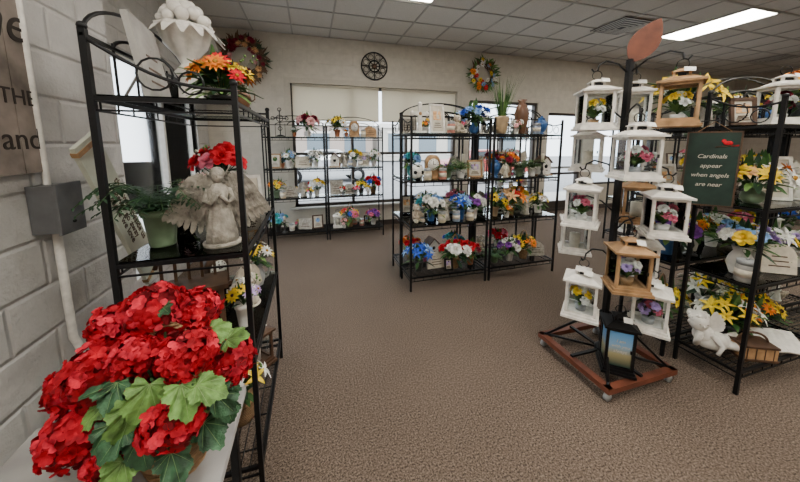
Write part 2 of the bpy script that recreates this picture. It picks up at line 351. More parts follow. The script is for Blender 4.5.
# lanterns
def lantern(name,loc,w=.18,h=.25,m=WHT,rz=0,cont='fl',seed=0,parent=None):
    b=MB(); rng=random.Random(seed); t=.016
    b.box((0,0,.008),(w*1.2,w*1.2,.016),m); b.box((0,0,.024),(w*1.08,w*1.08,.018),m)
    z0=.033; z1=h
    for x in(-1,1):
        for y in(-1,1): b.box((x*(w/2-t/2),y*(w/2-t/2),(z0+z1)/2),(t,t,z1-z0),m)
    for a in range(4):
        M=RZ(a*pi/2)
        b.box((0,-w/2+t/2,z0+t/2),(w,t*.9,t),m,M); b.box((0,-w/2+t/2,z1-t/2),(w,t*.9,t),m,M)
        b.box((0,-w/2+t/2,(z0+z1)/2),(w-2*t,.002,z1-z0-2*t),WGL,M)
        if a==0: b.box((w/2-t*1.5,-w/2-.003,(z0+z1)/2),(.008,.01,.02),BLK,M)
    b.box((0,0,z1+.006),(w*1.2,w*1.2,.012),m)
    b.box((0,0,z1+.012+w*.075),(w*1.08,w*1.08,w*.15),m,None,.5)
    for a in range(4):
        M=RZ(a*pi/2); b.box((w*.19,-w*.19,z1+.012+w*.22),(.012,.012,w*.14),m,M); b.box((0,-w*.17,z1+.012+w*.22),(w*.2,.006,w*.1),BLK,M)
    b.box((0,0,z1+.012+w*.30),(w*.52,w*.52,w*.03),m); b.box((0,0,z1+.012+w*.36),(w*.48,w*.48,w*.1),m,None,.3)
    zt=z1+.014+w*.42
    b.tube([(.028*cos(q),0,zt+.022+.028*sin(q)) for q in [2*pi*i/14 for i in range(14)]],.0028,BLK,5,True)
    if cont=='fl':
        cs=rng.choice((('wht','lav'),('wht','yel'),('pink','wht'),('wht','lav','pink'),('pink','wht','bur')))
        b.lathe([(.03,z0),(.036,z0+.04),(.032,z0+.04)],rng.choice((POTC['gry'],POTC['wht'],TAN)),10)
        for i in range(11):
            a=i*2.4; q=w*.33*math.sqrt((i+.5)/11); p=V((q*cos(a),q*sin(a),z0+.1+(1-q/w*2)*.05+rng.uniform(-.03,.03)))
            b.tube([(0,0,z0+.04),p],.002,STEM,3); head(b,p,V((cos(a)*.9,sin(a)*.9,.8)),.028,'rose',cs[i%len(cs)],rng)
        for i in range(34):
            a=rng.uniform(0,6.3); b.leaf(fr(V((0,0,z0+.05)),V((cos(a),sin(a),rng.uniform(.4,2.5))),V((0,0,1))),w*rng.uniform(.4,.62),.028,rng.choice((GRN,GRN2)),.2,.2,2,0)
    elif cont=='candle':
        b.lathe([(.036,z0),(.036,z0+.11),(.03,z0+.112)],CRM,16); b.tube([(0,0,z0+.11),(0,0,z0+.125)],.0015,BLK,4)
    b.box((0,0,0),(.05,.0015,.034),pm('tag_paper',(.85,.84,.8),.8),T(.03,-w*.36,zt-.02)@RX(-.7)@RZ(.2))
    return b.build(name,loc,rz,parent),zt
# ------------------------------------------------------------ racks
ZS=(.15,.72,1.2,1.7)
def rack(name,loc,rz=0,w=.94,d=.36,zs=ZS,hf=1.86,hb=1.93,arch=.1,glass_sh=(1,2,3)):
    b=MB(); s=.02
    for sx in(-1,1):
        b.box((sx*(w/2-s/2),-d/2+s/2,hf/2),(s,s,hf),BLK); b.box((sx*(w/2-s/2),d/2-s/2,hb/2),(s,s,hb),BLK)
        b.ell((sx*(w/2-s/2),-d/2+s/2,hf+.008),.015,BLK); b.ell((sx*(w/2-s/2),d/2-s/2,hb+.008),.015,BLK)
        X=sx*(w/2-s/2)
        b.tube([(X,d/2-d*t,hb-.02-(hb-hf)*t-.05*sin(pi*t)) for t in [i/10 for i in range(11)]],.007,BLK,6)
        b.tube([(X,.03+.055*cos(q),zs[-1]+.09+.055*sin(q)) for q in [2*pi*i/14 for i in range(14)]],.004,BLK,5,True)
        b.tube([(X,-.08+.04*cos(q),zs[-1]+.065+.04*sin(q)) for q in [2*pi*i/14 for i in range(14)]],.004,BLK,5,True)
    for i,z in enumerate(zs):
        for y in(-d/2+s/2,d/2-s/2):
            b.box((0,y,z),(w-s,.014,.016),BLK); b.box((0,y,z-.04),(w-s,.007,.007),BLK)
            for k in range(9): b.box((-w/2+w*(k+.5)/9,y,z-.022),(.005,.005,.04),BLK)
        for sx in(-1,1):
            b.box((sx*(w/2-s/2),0,z),(.014,d-s,.016),BLK); b.box((sx*(w/2-s/2),0,z-.04),(.007,d-s,.007),BLK)
        if i in glass_sh: b.box((0,0,z+.0115),(w-.03,d-.03,.006),GL)
        else:
            for k in range(12): b.box((0,-d/2+d*(k+.5)/12,z+.011),(w-s,.004,.005),BLK)
            for k in range(5): b.box((-w/2+w*(k+.5)/5,0,z+.006),(.006,d-s,.005),BLK)
    y=d/2-s/2
    for k,(hh,ww) in enumerate(((arch+.05,w/2-s/2),(arch*.6,w*.32),(arch*.6,w*.12))):
        b.tube([(ww*cos(q),y,hb-.02+hh*sin(q)) for q in [pi*i/20 for i in range(21)]],.007,BLK,6)
    b.box((0,y,hb-.02),(w,.012,.012),BLK)
    for k in range(-2,3): b.box((k*w*.16,y,zs[-1]+(hb-zs[-1])/2),(.007,.007,hb-zs[-1]),BLK)
    return b.build(name,loc,rz)
# ------------------------------------------------------------ room
XL,XW,YB,ZC=-1.1,-1.6,5.7,3.45
wallw=blockmat('painted_block_back',(.56,.515,.44),0,.95,bump=.3,noise=.2)
walll=blockmat('painted_block_left',(.52,.50,.48),1,.93,bump=.8,noise=2.2,msz=.016)
def carpet():
    m=bpy.data.materials.new('carpet'); m.use_nodes=True; nt=m.node_tree; N=nt.nodes; L=nt.links; b=N['Principled BSDF']
    b.inputs['Roughness'].default_value=.95; b.inputs['Specular IOR Level'].default_value=.08
    tc=N.new('ShaderNodeTexCoord'); n=N.new('ShaderNodeTexNoise'); n.inputs['Scale'].default_value=105; n.inputs['Detail'].default_value=6; n.inputs['Roughness'].default_value=.85
    L.new(tc.outputs['Object'],n.inputs['Vector']); cr=N.new('ShaderNodeValToRGB'); e=cr.color_ramp.elements
    e[0].position=.42; e[0].color=(.035,.024,.018,1); e[1].position=.60; e[1].color=(.26,.20,.158,1)
    L.new(n.outputs['Fac'],cr.inputs['Fac'])
    n2=N.new('ShaderNodeTexNoise'); n2.inputs['Scale'].default_value=1.3; n2.inputs['Detail'].default_value=3; L.new(tc.outputs['Object'],n2.inputs['Vector'])
    mr=N.new('ShaderNodeMapRange'); mr.inputs['To Min'].default_value=.8; mr.inputs['To Max'].default_value=1.15; L.new(n2.outputs['Fac'],mr.inputs['Value'])
    hs=N.new('ShaderNodeHueSaturation'); L.new(cr.outputs['Color'],hs.inputs['Color']); L.new(mr.outputs[0],hs.inputs['Value']); L.new(hs.outputs[0],b.inputs['Base Color'])
    bp=N.new('ShaderNodeBump'); bp.inputs['Strength'].default_value=.2; bp.inputs['Distance'].default_value=.004; L.new(n.outputs['Fac'],bp.inputs['Height']); L.new(bp.outputs[0],b.inputs['Normal'])
    return m
b=MB(); b.box((4.95,1.35,-.05),(13.6,9.2,.1),carpet()); b.build('floor')
tile=pm('ceiling_tile',(.60,.58,.55),.9,.08,90,bump=.4)
b=MB(); b.box((4.95,1.35,ZC+.06),(13.6,9.2,.1),tile); b.build('ceiling')
b=MB(); bar=pm('ceiling_bar',(.40,.39,.37),.6,.03)
x=.39-.61*4
while x<11.5:
    if x>XW: b.box((x,1.35,ZC+.005),(.024,8.7,.012),bar)
    x+=.61
y=4.05-.61*11
while y<YB: b.box((4.95,y,ZC+.004),(13.1,.024,.012),bar); y+=.61
b.build('trim_1')
b=MB()
def wl(x0,x1,y0,y1,z0,z1,m): b.box(((x0+x1)/2,(y0+y1)/2,(z0+z1)/2),(x1-x0,y1-y0,z1-z0),m)
Y0,Y1=YB,YB+.2
for x0,x1,z0,z1 in((-1.8,-.3,0,ZC),(-.3,2.9,0,.45),(-.3,2.9,2.65,ZC),(2.9,3.2,0,ZC),(3.2,4.9,0,.45),(3.2,4.9,2.5,ZC),(4.9,5.2,0,ZC),(5.2,6.25,2.3,ZC),(6.25,6.6,0,ZC),(6.6,8.6,0,.6),(6.6,8.6,2.4,ZC),(8.6,11.7,0,ZC)): wl(x0,x1,Y0,Y1,z0,z1,wallw)
b.build('wall_back')
b=MB(); wl(-1.8,XL,-3.2,2.23,0,ZC,walll)
for y0,y1,z0,z1 in((2.23,2.4,0,ZC),(2.4,5.2,0,.45),(2.4,5.2,2.45,ZC),(5.2,YB,0,ZC)): wl(-1.8,XW,y0,y1,z0,z1,walll)
b.build('wall_left')
b=MB(); wl(11.5,11.7,-3.2,YB,0,ZC,blockmat('painted_block_right',(.42,.36,.30),1,.85,bump=.3)); b.build('wall_right')
b=MB(); wl(XL,11.5,-3.2,-3,0,ZC,wallw); b.build('wall_front')
b=MB(); bb=K('baseboard_brown',(.06,.045,.04)); wl(XW,5.2,YB-.015,YB,0,.1,bb); wl(6.25,11.5,YB-.015,YB,0,.1,bb); b.build('baseboard_back')
FRM=K('window_frame_bronze',(.05,.04,.035),.4); FRW=K('window_frame_white',(.6,.58,.54),.5)
def window(name,a0,a1,z0,z1,axis,pos,nm,mat,trans=None):
    b=MB(); 
    def bx(a,c,z,zz,dep,m):
        if axis==0: b.box(((a+c)/2,pos,(z+zz)/2),(c-a,dep,zz-z),m)
        else: b.box((pos,(a+c)/2,(z+zz)/2),(dep,c-a,zz-z),m)
    bx(a0,a1,z0,z0+.05,.1,mat); bx(a0,a1,z1-.05,z1,.1,mat)
    for i in range(nm+1):
        a=a0+(a1-a0)*i/nm; a=min(max(a,a0+.025),a1-.025); bx(a-.025,a+.025,z0,z1,.1,mat)
    if trans: bx(a0,a1,trans-.025,trans+.025,.08,mat)
    bx(a0,a1,z0,z1,.006,WGL); return b.build(name)
window('window_1',-.3,2.9,.45,2.65,0,YB+.1,3,FRM,1.42); window('window_2',3.2,4.9,.45,2.5,0,YB+.1,2,FRM)
window('window_3',2.4,5.2,.45,2.45,1,XW-.1,3,FRW); window('window_4',6.6,8.6,.6,2.4,0,YB+.1,2,FRM)
d=window('door_1',5.2,6.25,0,2.3,0,YB+.1,1,FRM,.9)
b=MB(); b.box((5.72,YB-.0,1.05),(.9,.03,.05),POTC['gry']); b.box((5.72,YB+.09,.12),(1,.05,.24),FRM); o=b.build('push_bar'); o.parent=d
b=MB(); sl=pm('stone_sill',(.5,.48,.45),.5); wl(-.4,3,YB-.1,YB+.04,.42,.45,sl); b.build('trim_2')
b=MB(); wl(XW-.04,XW+.14,2.35,5.25,.42,.45,sl); b.build('trim_3')
b=MB(); cs=pm('window_casing',(.50,.46,.39),.6,.05)
for s in((-.4,3.0,2.65,2.74),(-.4,-.3,.45,2.65),(2.9,3.0,.45,2.65)): wl(s[0],s[1],YB-.02,YB,s[2],s[3],cs)
b.build('trim_4')
b=MB(); sh=pm('shade_fabric',(.70,.66,.57),.9,.05,200)
_n=sh.node_tree.nodes; _l=sh.node_tree.links; tr=_n.new('ShaderNodeBsdfTranslucent'); tr.inputs[0].default_value=(.85,.80,.68,1); mx=_n.new('ShaderNodeMixShader'); mx.inputs[0].default_value=.45
_l.new(_n['Principled BSDF'].outputs[0],mx.inputs[1]); _l.new(tr.outputs[0],mx.inputs[2]); _l.new(mx.outputs[0],_n['Material Output'].inputs['Surface'])
for i in range(2):
    x0=-.3+1.6*i+.03; x1=x0+1.54; wl(x0,x1,YB+.01,YB+.014,2.03,2.62,sh); b.tube([(x0,YB+.013,2.62),(x1,YB+.013,2.62)],.022,sh,10); b.box(((x0+x1)/2,YB+.013,2.025),(x1-x0,.014,.025),cs)
b.build('roller_shade')
EM=emis('light_lens',(1,.95,.85),25)
def troffer(x,y):
    b=MB(); b.box((x+.305,y+.61,ZC-.002),(.57,1.18,.006),EM)
    for s in(-1,1):
        b.box((x+.305+s*.295,y+.61,ZC-.004),(.02,1.22,.014),bar); b.box((x+.305,y+.61+s*.6,ZC-.004),(.61,.02,.014),bar)
    b.build('ceiling_light')
for x,y in((1.0,2.75),(5.88,2.83),(1.0,.2),(3.44,.2),(5.88,.2),(1.0,-2.2),(3.44,-2.2),(-.83,-.9),(8.93,.2)): troffer(x,y)
def vent(x,y):
    b=MB(); vm=pm('vent_metal',(.55,.54,.52),.5,.05); dk=K('vent_dark',(.02,.02,.02))
    b.box((0,0,-.002),(.6,.6,.004),dk)
    for k in range(5):
        q=.3-.055*k
        for a in range(4): b.box((0,-q+.012,-.012-.004*k),(2*q,.020,.006),vm,RZ(a*pi/2))
    b.build('ceiling_vent',(x,y,ZC-.002))
vent(4.8,3.85); vent(9.85,4.3)
# ------------------------------------------------------------ exterior
b=MB(); b.box((5,20,-.16),(70,29,.1),pm('asphalt',(.26,.26,.265),.9,.2,8)); b.box((-18,5,-.16),(32,60,.1),pm('asphalt',(.26,.26,.265))); b.build('street_ground')
b=MB(); b.box((5,7.1,-.08),(30,2.3,.1),pm('concrete',(.5,.48,.45),.9,.1,5)); b.build('sidewalk')
def facade(name,x0,x1,y,h,col,axis=0):
    b=MB(); m=blockmat(name+'_brick',col,0 if axis==0 else 1,1.1,.3,.1,.2); 
    def q(a,c,d0,d1,z0,z1,mm):
        if axis==0: b.box(((a+c)/2,(d0+d1)/2,(z0+z1)/2),(c-a,abs(d1-d0),z1-z0),mm)
        else: b.box(((d0+d1)/2,(a+c)/2,(z0+z1)/2),(abs(d1-d0),c-a,z1-z0),mm)
    sg=1 if axis==0 else -1
    q(x0,x1,y,y+5*sg,0,h,m); q(x0-.2,x1+.2,y-.2*sg,y,h-.3,h+.1,WHT)
    n=int((x1-x0)/3)
    for i in range(n):
        a=x0+(x1-x0)*(i+.2)/n; c=a+(x1-x0)*.6/n
        q(a,c,y-.05*sg,y,.6,2.6,K('facade_glass',(.16,.2,.23),.3)); q(a-.1,c+.1,y-.1*sg,y,2.6,2.8,WHT); q(a-.1,c+.1,y-.1*sg,y,.5,.6,WHT)
    b.build(name)
facade('brick_building',-8,6,30,3.6,(.42,.34,.29)); facade('shop_building',6.5,22,28,3.4,(.55,.52,.47)); facade('side_building',-4,16,-20,3.6,(.5,.46,.42),1)
def car(loc,rz,col):
    b=MB(); m=K('car_paint_%d'%int(col[0]*100),col,.3); 
    P=[(-2.2,.35),(-2.2,.8),(-1.9,.95),(-1.25,1.0),(-.75,1.42),(.6,1.45),(1.25,1.02),(2.0,.88),(2.2,.7),(2.2,.35)]
    n=len(P); ins=lambda z:.85 if z<=1.03 else .68
    vs=[(x,-ins(z),z) for x,z in P]+[(x,ins(z),z) for x,z in P]
    b.add(vs,[tuple(range(n)),tuple(range(2*n-1,n-1,-1))]+[(i,n+i,n+(i+1)%n,(i+1)%n) for i in range(n)],m,None,False)
    g=K('car_glass',(.02,.025,.03),.08)
    for s in(-1,1):
        b.add([(-1.1,s*.845,1.04),(1.1,s*.845,1.04),(.55,s*.7,1.4),(-.7,s*.7,1.38)],[(0,1,2,3)],g,None,False)
        for wx in(-1.35,1.35):
            b.lathe([(.2,-.1),(.33,-.1),(.33,.1),(.2,.1)],BLK,20,T(wx,s*.78,.33)@RX(pi/2)); b.lathe([(.19,-.11),(.19,.11)],POTC['gry'],12,T(wx,s*.78,.33)@RX(pi/2))
    b.build('parked_car',loc,rz)
car((.6,14.2,-.11),.05,(.5,.51,.53)); car((7.6,12.4,-.11),0,(.35,.06,.05)); car((-7,9.5,-.11),1.6,(.6,.6,.6))
# ------------------------------------------------------------ wall decor
def wreath(name,loc,R,cols,seed,kind='rose',lm=GRN,nl=110):
    b=MB(); rng=random.Random(seed); TW=pm('twig_brown',(.10,.055,.03),.9,.4,40)
    for k in range(9):
        o=rng.uniform(-.04,.04); ph=rng.uniform(0,6)
        b.tube([((R+o+.02*sin(3*t+ph))*cos(t),-.03+.03*cos(5*t+ph),(R+o+.02*sin(3*t+ph))*sin(t)) for t in [2*pi*i/36 for i in range(36)]],.009,TW,5,True)
    for i in range(30):
        t=rng.uniform(0,2*pi); r=R+rng.uniform(-.09,.09); p=V((r*cos(t),-.07-rng.random()*.03,r*sin(t)))
        head(b,p,V((cos(t)*.4,-1,sin(t)*.4)),rng.uniform(.035,.06),kind,rng.choice(cols),rng)
    for i in range(nl):
        t=rng.uniform(0,2*pi); p=V((R*cos(t),-.05,R*sin(t))); a=t+rng.choice((-1,1))*rng.uniform(.2,1.4)
        b.leaf(fr(p,V((cos(a),-.3,sin(a))),V((0,-1,0))),rng.uniform(.08,.2),.035,rng.choice((lm,lm,GRN2 if lm is GRN else GRN3,TW)),.3,.2,3,0)
    return b.build(name,loc)
wreath('dried_flower_wreath',(-.98,YB-.02,2.98),.25,('bur','peach','bur','bur','ltpink'),3,'mum',pm('dry_leaf',(.15,.085,.05)),200)
wreath('flower_wreath',(3.45,YB-.02,3.0),.22,('yel','ltblue','red','org','wht'),5,'daisy')
b=MB()
for r in(.24,.10): b.tube([(r*cos(t),0,r*sin(t)) for t in [2*pi*i/32 for i in range(32)]],.014,BLK,6,True)
for k in range(8):
    a=k*pi/4; b.tube([(.03*cos(a),0,.03*sin(a)),(.24*cos(a),0,.24*sin(a))],.009,BLK,5)
    b.tube([(.17*cos(a+.39)+.045*cos(q),0,.17*sin(a+.39)+.045*sin(q)) for q in [2*pi*i/10 for i in range(10)]],.005,BLK,4,True)
b.ell((0,0,0),(.05,.02,.05),DWD); b.build('iron_wheel_wall_medallion',(1.19,YB-.02,3.02))
SGN=pm('sign_weathered_wood',(.20,.165,.14),.8,.4,9,bump=.4); LET=pm('sign_lettering',(.62,.58,.5),.8,.05); LETD=pm('sign_lettering_dark',(.025,.018,.014),.8,.05)
b=MB(); 
for k in range(5): b.box((.012,-.27+.54*(k+.5)/5,0),(.02,.54/5-.004,.95),SGN)
for z in(-.35,.35): b.box((.0,0,z),(.02,.5,.06),DWD)
sg=b.build('wooden_wall_sign',(XL+.012,1.37,1.96))
for s,z,sz,h in(('is',.22,.2,.3),('one',.03,.2,.3),('IN THE',-.21,.085,0),('and',-.38,.12,0)):
    text(s,(.024,.255,z),(pi/2,0,pi/2),sz,LETD,sg,'RIGHT',shear=h)
b=MB(); GM=K('painted_metal_box',(.10,.10,.105),.5); b.box((.045,0,0),(.09,.13,.2),GM); b.box((.095,0,0),(.012,.145,.215),GM); b.ell((.104,0,-.06),.008,BLK)
b.tube([(.03,0,.1),(.03,0,2.05)],.013,PLA,8); b.tube([(.03,.01,-.1),(.03,.01,-.6),(.03,.05,-.7),(.03,.05,-1.3)],.016,PLA,8)
b.build('electrical_box',(XL+.002,1.62,1.33),bevel=.004)
b=MB(); PLK=pm('plank_pale_green',(.50,.51,.43),.8,.12,12); b.box((0,0,0),(.018,.16,.86),PLK)
for z in(-.4,.4): b.box((.0,0,z),(.026,.165,.02),TAN)
pk=b.build('hanging_plank_sign',(-.90,1.78,1.24),rot=(.50,0,0))
for k,s in enumerate(('those we love','never go away','they walk beside us')): text(s,(.0105,-.04+.04*k,.0),(0,pi/2,0),.05,DWD,pk,'CENTER')
# ------------------------------------------------------------ left rack
LX,LY=-.49,1.775
rack('display_rack',(LX,LY,0),pi/2,.95,.46,(.15,.68,1.15,1.755),1.82,1.98,.12)
zt=1.771; z3=1.166; z2=.696; z1=.17
def stone_urn(loc):
    b=MB(); b.box((0,0,.02),(.17,.17,.04),PLA); b.lathe([(.07,.04),(.055,.07),(.05,.18),(.065,.2)],PLA,24,flute=.04,nf=8)
    b.lathe([(.06,.2),(.045,.22),(.03,.24),(.05,.28),(.10,.34),(.115,.39),(.13,.42),(.115,.425)],PLA,28,flute=.05,nf=10)
    rng=random.Random(4)
    for i in range(30):
        a=i*2.4; q=.11*math.sqrt((i+.5)/30); b.ell((q*cos(a),q*sin(a),.44+.10*(1-(q/.11)**2)),rng.uniform(.018,.034),PLA,None,10,6)
    for i in range(14):
        a=i*.45; b.leaf(fr(V((.085*cos(a),.085*sin(a),.42)),V((cos(a),sin(a),.1)),V((0,0,1))),.085,.055,PLA,.9,.2,3,0)
    b.build('plaster_fruit_urn',loc)
stone_urn((-.60,1.90,zt))
plaque('leaning_stone_plaque',(-.63,1.62,zt),.28,.34,pm('slate_grey',(.36,.35,.33),.8,.2,8),pi/2+.1,3,False)
bouquet('autumn_flower_bouquet',(-.37,1.56,zt),'daisy',('org','yel','red','org'),'pot','blk',.13,.15,20,.046,11,0,.04,.05)
urn('ceramic_urn',(-.38,2.0,zt),.18,POTC['brn'])
fern('potted_fern',(-.63,1.50,z3),'grn',.21,38,.16,.06,1,GRN3,up=1.2)
angel('praying_angel_statue',(-.385,1.44,z3),.34,pm('dark_grey_stone',(.30,.275,.235),.9,.4,22,bump=.8),.25,1.5)
bouquet('red_rose_bouquet',(-.44,1.69,z3),'rose',('red','ltpink','red','pink'),'vase','wht',.10,.14,14,.044,7,0,.26,.045)
bouquet('white_flower_bouquet',(-.62,1.98,z3),'mum',('wht','ltpink'),'vase','wht',.1,.1,8,.04,17,0,.14,.045)
frame('picture_frame',(-.38,2.02,z3),.18,.24,WHT,rz=.5)
b=MB()
for sx in(-1,1):
    for sy in(-1,1): b.box((sx*.12,sy*.06,.14),(.02,.02,.28),DWD)
b.box((0,0,.28),(.3,.17,.02),DWD); b.box((0,0,.05),(.25,.13,.015),DWD); b.box((0,0,.17),(.25,.13,.012),TAN)
for k in range(5): b.box((-.1+.05*k,.06,.36),(.012,.012,.14),DWD)
b.tube([(.12*cos(q),.06,.36+.06*sin(q)) for q in [pi*i/12 for i in range(13)]],.01,DWD)
for k in range(3): b.ell((-.07+.07*k,0,.205),(.025,.025,.03),TAN)
b.build('wooden_display_stand',(-.54,1.47,z2),.25)
bouquet('daisy_bouquet',(-.35,1.57,z2),'daisy',('wht','yel','lav'),'pot','wht',.07,.1,9,.03,21,0,.12,.04)
bouquet('yellow_flower_bouquet',(-.36,2.03,z2),'daisy',('yel','wht'),'pitcher','gry',.09,.12,9,.035,22,0,.14,.045)
angel('angel_figurine',(-.36,1.78,z2),.24,CRM,.8); jar('candle_jar',(-.6,1.8,z2),.05,.13,(.6,.5,.35)); clock('mantel_clock',(-.6,2.05,z2),.14,DWD,.9)
bouquet('lily_bouquet',(-.40,1.58,z1),'lily',('wht','yel'),'basket','tan',.12,.15,9,.05,23,0,.12,.07)
lantern('small_lantern',(-.40,1.98,z1),.16,.22,DWD,.8,'candle',3)
bear('plush_bear',(-.60,1.8,z1),.25,rz=.9)
# ------------------------------------------------------------ foreground table + hydrangea basket
b=MB(); tp=pm('whitewashed_top',(.38,.37,.36),.6,.15,6,bump=.2)
b.box((0,0,.605),(.66,.48,.03),tp); b.box((0,0,.57),(.60,.42,.05),BLK)
for sx in(-1,1):
    for sy in(-1,1): b.box((sx*.28,sy*.2,.285),(.03,.03,.57),BLK)
b.box((0,0,.2),(.6,.42,.02),tp); b.build('plant_table',(-.62,1.0,0),bevel=.004)
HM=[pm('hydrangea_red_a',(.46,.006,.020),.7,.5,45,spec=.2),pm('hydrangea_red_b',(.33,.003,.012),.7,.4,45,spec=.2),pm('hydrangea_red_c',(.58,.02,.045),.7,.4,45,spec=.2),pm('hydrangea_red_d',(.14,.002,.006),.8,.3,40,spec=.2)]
def big_hyd(b,p,r,rng):
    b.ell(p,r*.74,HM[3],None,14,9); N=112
    for i in range(N):
        z=1-1.85*(i+.5)/N; a=i*2.39996+rng.uniform(-.15,.15); q=math.sqrt(max(0,1-z*z)); d=V((q*cos(a),q*sin(a),z))
        nn=(d+V((rng.uniform(-.5,.5),rng.uniform(-.5,.5),rng.uniform(-.5,.5)))).normalized()
        m=rng.choices(HM,(5,4,3,1))[0]; pp=V(p)+V((d.x,d.y,d.z*.88))*r*rng.uniform(.72,.98); k=rng.choice((4,5,5))
        ring(b,pp,nn,k,rng.uniform(.2,.75),r*.23,r*.23,m,rng.uniform(-.2,.7),rng.uniform(-.5,.9),rng.random()*3,3,1,rng)
def big_leaf(b,p,d,n,L,mat,vm,rng):
    M=fr(V(p),V(d),V(n)); na,nr=49,5; vs=[(0,.12*L,0)];fs=[]
    for j in range(1,nr+1):
        for i in range(na):
            u=i/(na-1)*2-1; th=u*2.75
            R=L*.55*(.78+.17*cos(th*2.3)+.18*max(0,cos(th*.5))+.09*cos(th*7)+.035*((i%2)*2-1))
            if abs(u)>.93: R*=.75
            rr=R*j/nr; x=rr*sin(th); y=.38*L+rr*cos(th)*1.0-.26*L*(1-j/nr)
            z=-.22*rr*rr/L-.035*L*cos(th*7)*(j/nr)+.05*L*abs(sin(th))*(j/nr)-.2*max(0,y-.4*L)
            vs.append((x,y,z))
    for i in range(na-1): fs.append((0,1+i+1,1+i))
    for j in range(nr-1):
        for i in range(na-1): a=1+j*na+i; fs.append((a,a+1,a+na+1,a+na))
    b.add(vs,fs,mat,M)
    for th in(-2.2,-1.8,-.9,0,.9,1.8,2.2):
        R=L*.55*(.80+.17*cos(th*2.3)+.16*max(0,cos(th*.5)))*.92; pts=[]
        for j in range(5):
            t=j/4; rr=R*t; y=.38*L+rr*cos(th)-.26*L*(1-t)
            pts.append(M@V((rr*sin(th),y,-.22*rr*rr/L+.05*L*abs(sin(th))*t-.2*max(0,y-.4*L)-.035*L*cos(th*7)*t+.0018)))
        b.tube(pts,L*.009,vm,4,r2=L*.003)
rng=random.Random(2); b=MB(); O=V((-.43,.97,.62)); ks=.74
wic=WIC; Mk=Matrix.Scale(ks,4)
b.lathe([(.085,0),(.095,.03),(.115,.1),(.13,.16),(.137,.165),(.137,.18),(.12,.18)],wic,28,Mk)
for k in range(9): b.tube([((.092+.0045*k+.004)*cos(t),(.092+.0045*k+.004)*sin(t),.012+.017*k+.003*cos(14*t+(k%2)*pi)) for t in [2*pi*i/56 for i in range(56)]],.0075,wic,5,True,Mk)
b.tube([(.1*cos(q),.02,.12+.33*sin(q)) for q in [pi*i/18 for i in range(19)]],.008,wic,6)
heads=[((-.475,1.05,1.085),.090),((-.36,.93,1.00),.080),((-.60,1.00,.95),.088),((-.385,.865,.86),.076),((-.645,.965,.80),.088),((-.27,.975,.93),.070),((-.60,1.10,1.03),.078),((-.39,1.09,1.05),.080),((-.50,.97,1.0),.066),((-.52,1.1,.9),.09),((-.31,1.07,.82),.065),((-.7,1.05,.88),.07),((-.57,.93,.735),.06)]
for p,r in heads:
    q=V(p)-O; b.tube([(0,0,.1),(q.x*.5,q.y*.5,.12+(q.z-.12)*.65),tuple(q)],.005,STEM,5); big_hyd(b,q,r,rng)
LA=pm('hydrangea_leaf',(.13,.26,.06),.55,.6,26,bump=.5); LB=pm('hydrangea_leaf_dark',(.035,.10,.045),.55,.6,26,bump=.5); LV=pm('leaf_vein',(.24,.36,.14),.6)
cam=V((0,0,1.6))
for p,d,L,m in (((-.43,.88,.98),(-.2,-.5,-.75),.095,LA),((-.36,.86,.975),(.35,-.45,-.6),.095,LA),((-.33,.86,.955),(.8,-.2,-.25),.085,LA),((-.475,.88,.93),(-.15,-.4,-.9),.10,LA),
  ((-.49,.88,.86),(-.5,-.5,-.4),.08,LB),((-.46,.87,.85),(.1,-.4,-.9),.10,LB),((-.27,.95,1.01),(.5,-.3,.3),.075,LA),((-.30,.90,.90),(.6,-.5,-.5),.085,LB),((-.28,.92,.86),(.3,-.4,-.8),.08,LB),
  ((-.52,.92,.97),(-.1,-.6,-.4),.075,LB),((-.44,1.0,1.12),(.3,-.5,.1),.05,LB),((-.54,.90,.87),(.1,-.4,-.8),.085,LB),((-.33,1.0,1.03),(.6,-.2,-.1),.075,LA),((-.56,.93,.90),(-.6,-.3,-.4),.07,LA),((-.40,.86,.78),(.4,-.5,-.5),.09,LB),((-.50,.87,.78),(-.2,-.5,-.6),.09,LA),((-.34,.92,.79),(.5,-.5,-.3),.09,LB)):
    q=V(p)-O; tc=(cam-V(p)).normalized(); nn=(tc*.7+V((0,0,.6))+V((rng.uniform(-.6,.6),rng.uniform(-.3,.3),0)))
    big_leaf(b,q,V(d),nn,L*1.05,m,LV,rng); b.tube([(0,0,.1),tuple(q*.55+V((0,0,.05))),tuple(q)],.004,STEM,4)
for i in range(18):
    a=rng.uniform(-.6,3.7); el=rng.uniform(-.2,.4); d=V((cos(a)*cos(el),sin(a)*cos(el),sin(el)))
    big_leaf(b,V((0,0,.16+rng.random()*.15))+d*.08,d,V((0,0,1)),.1,rng.choice((LA,LB,LB)),LV,rng)
b.build('hydrangea_basket',tuple(O))
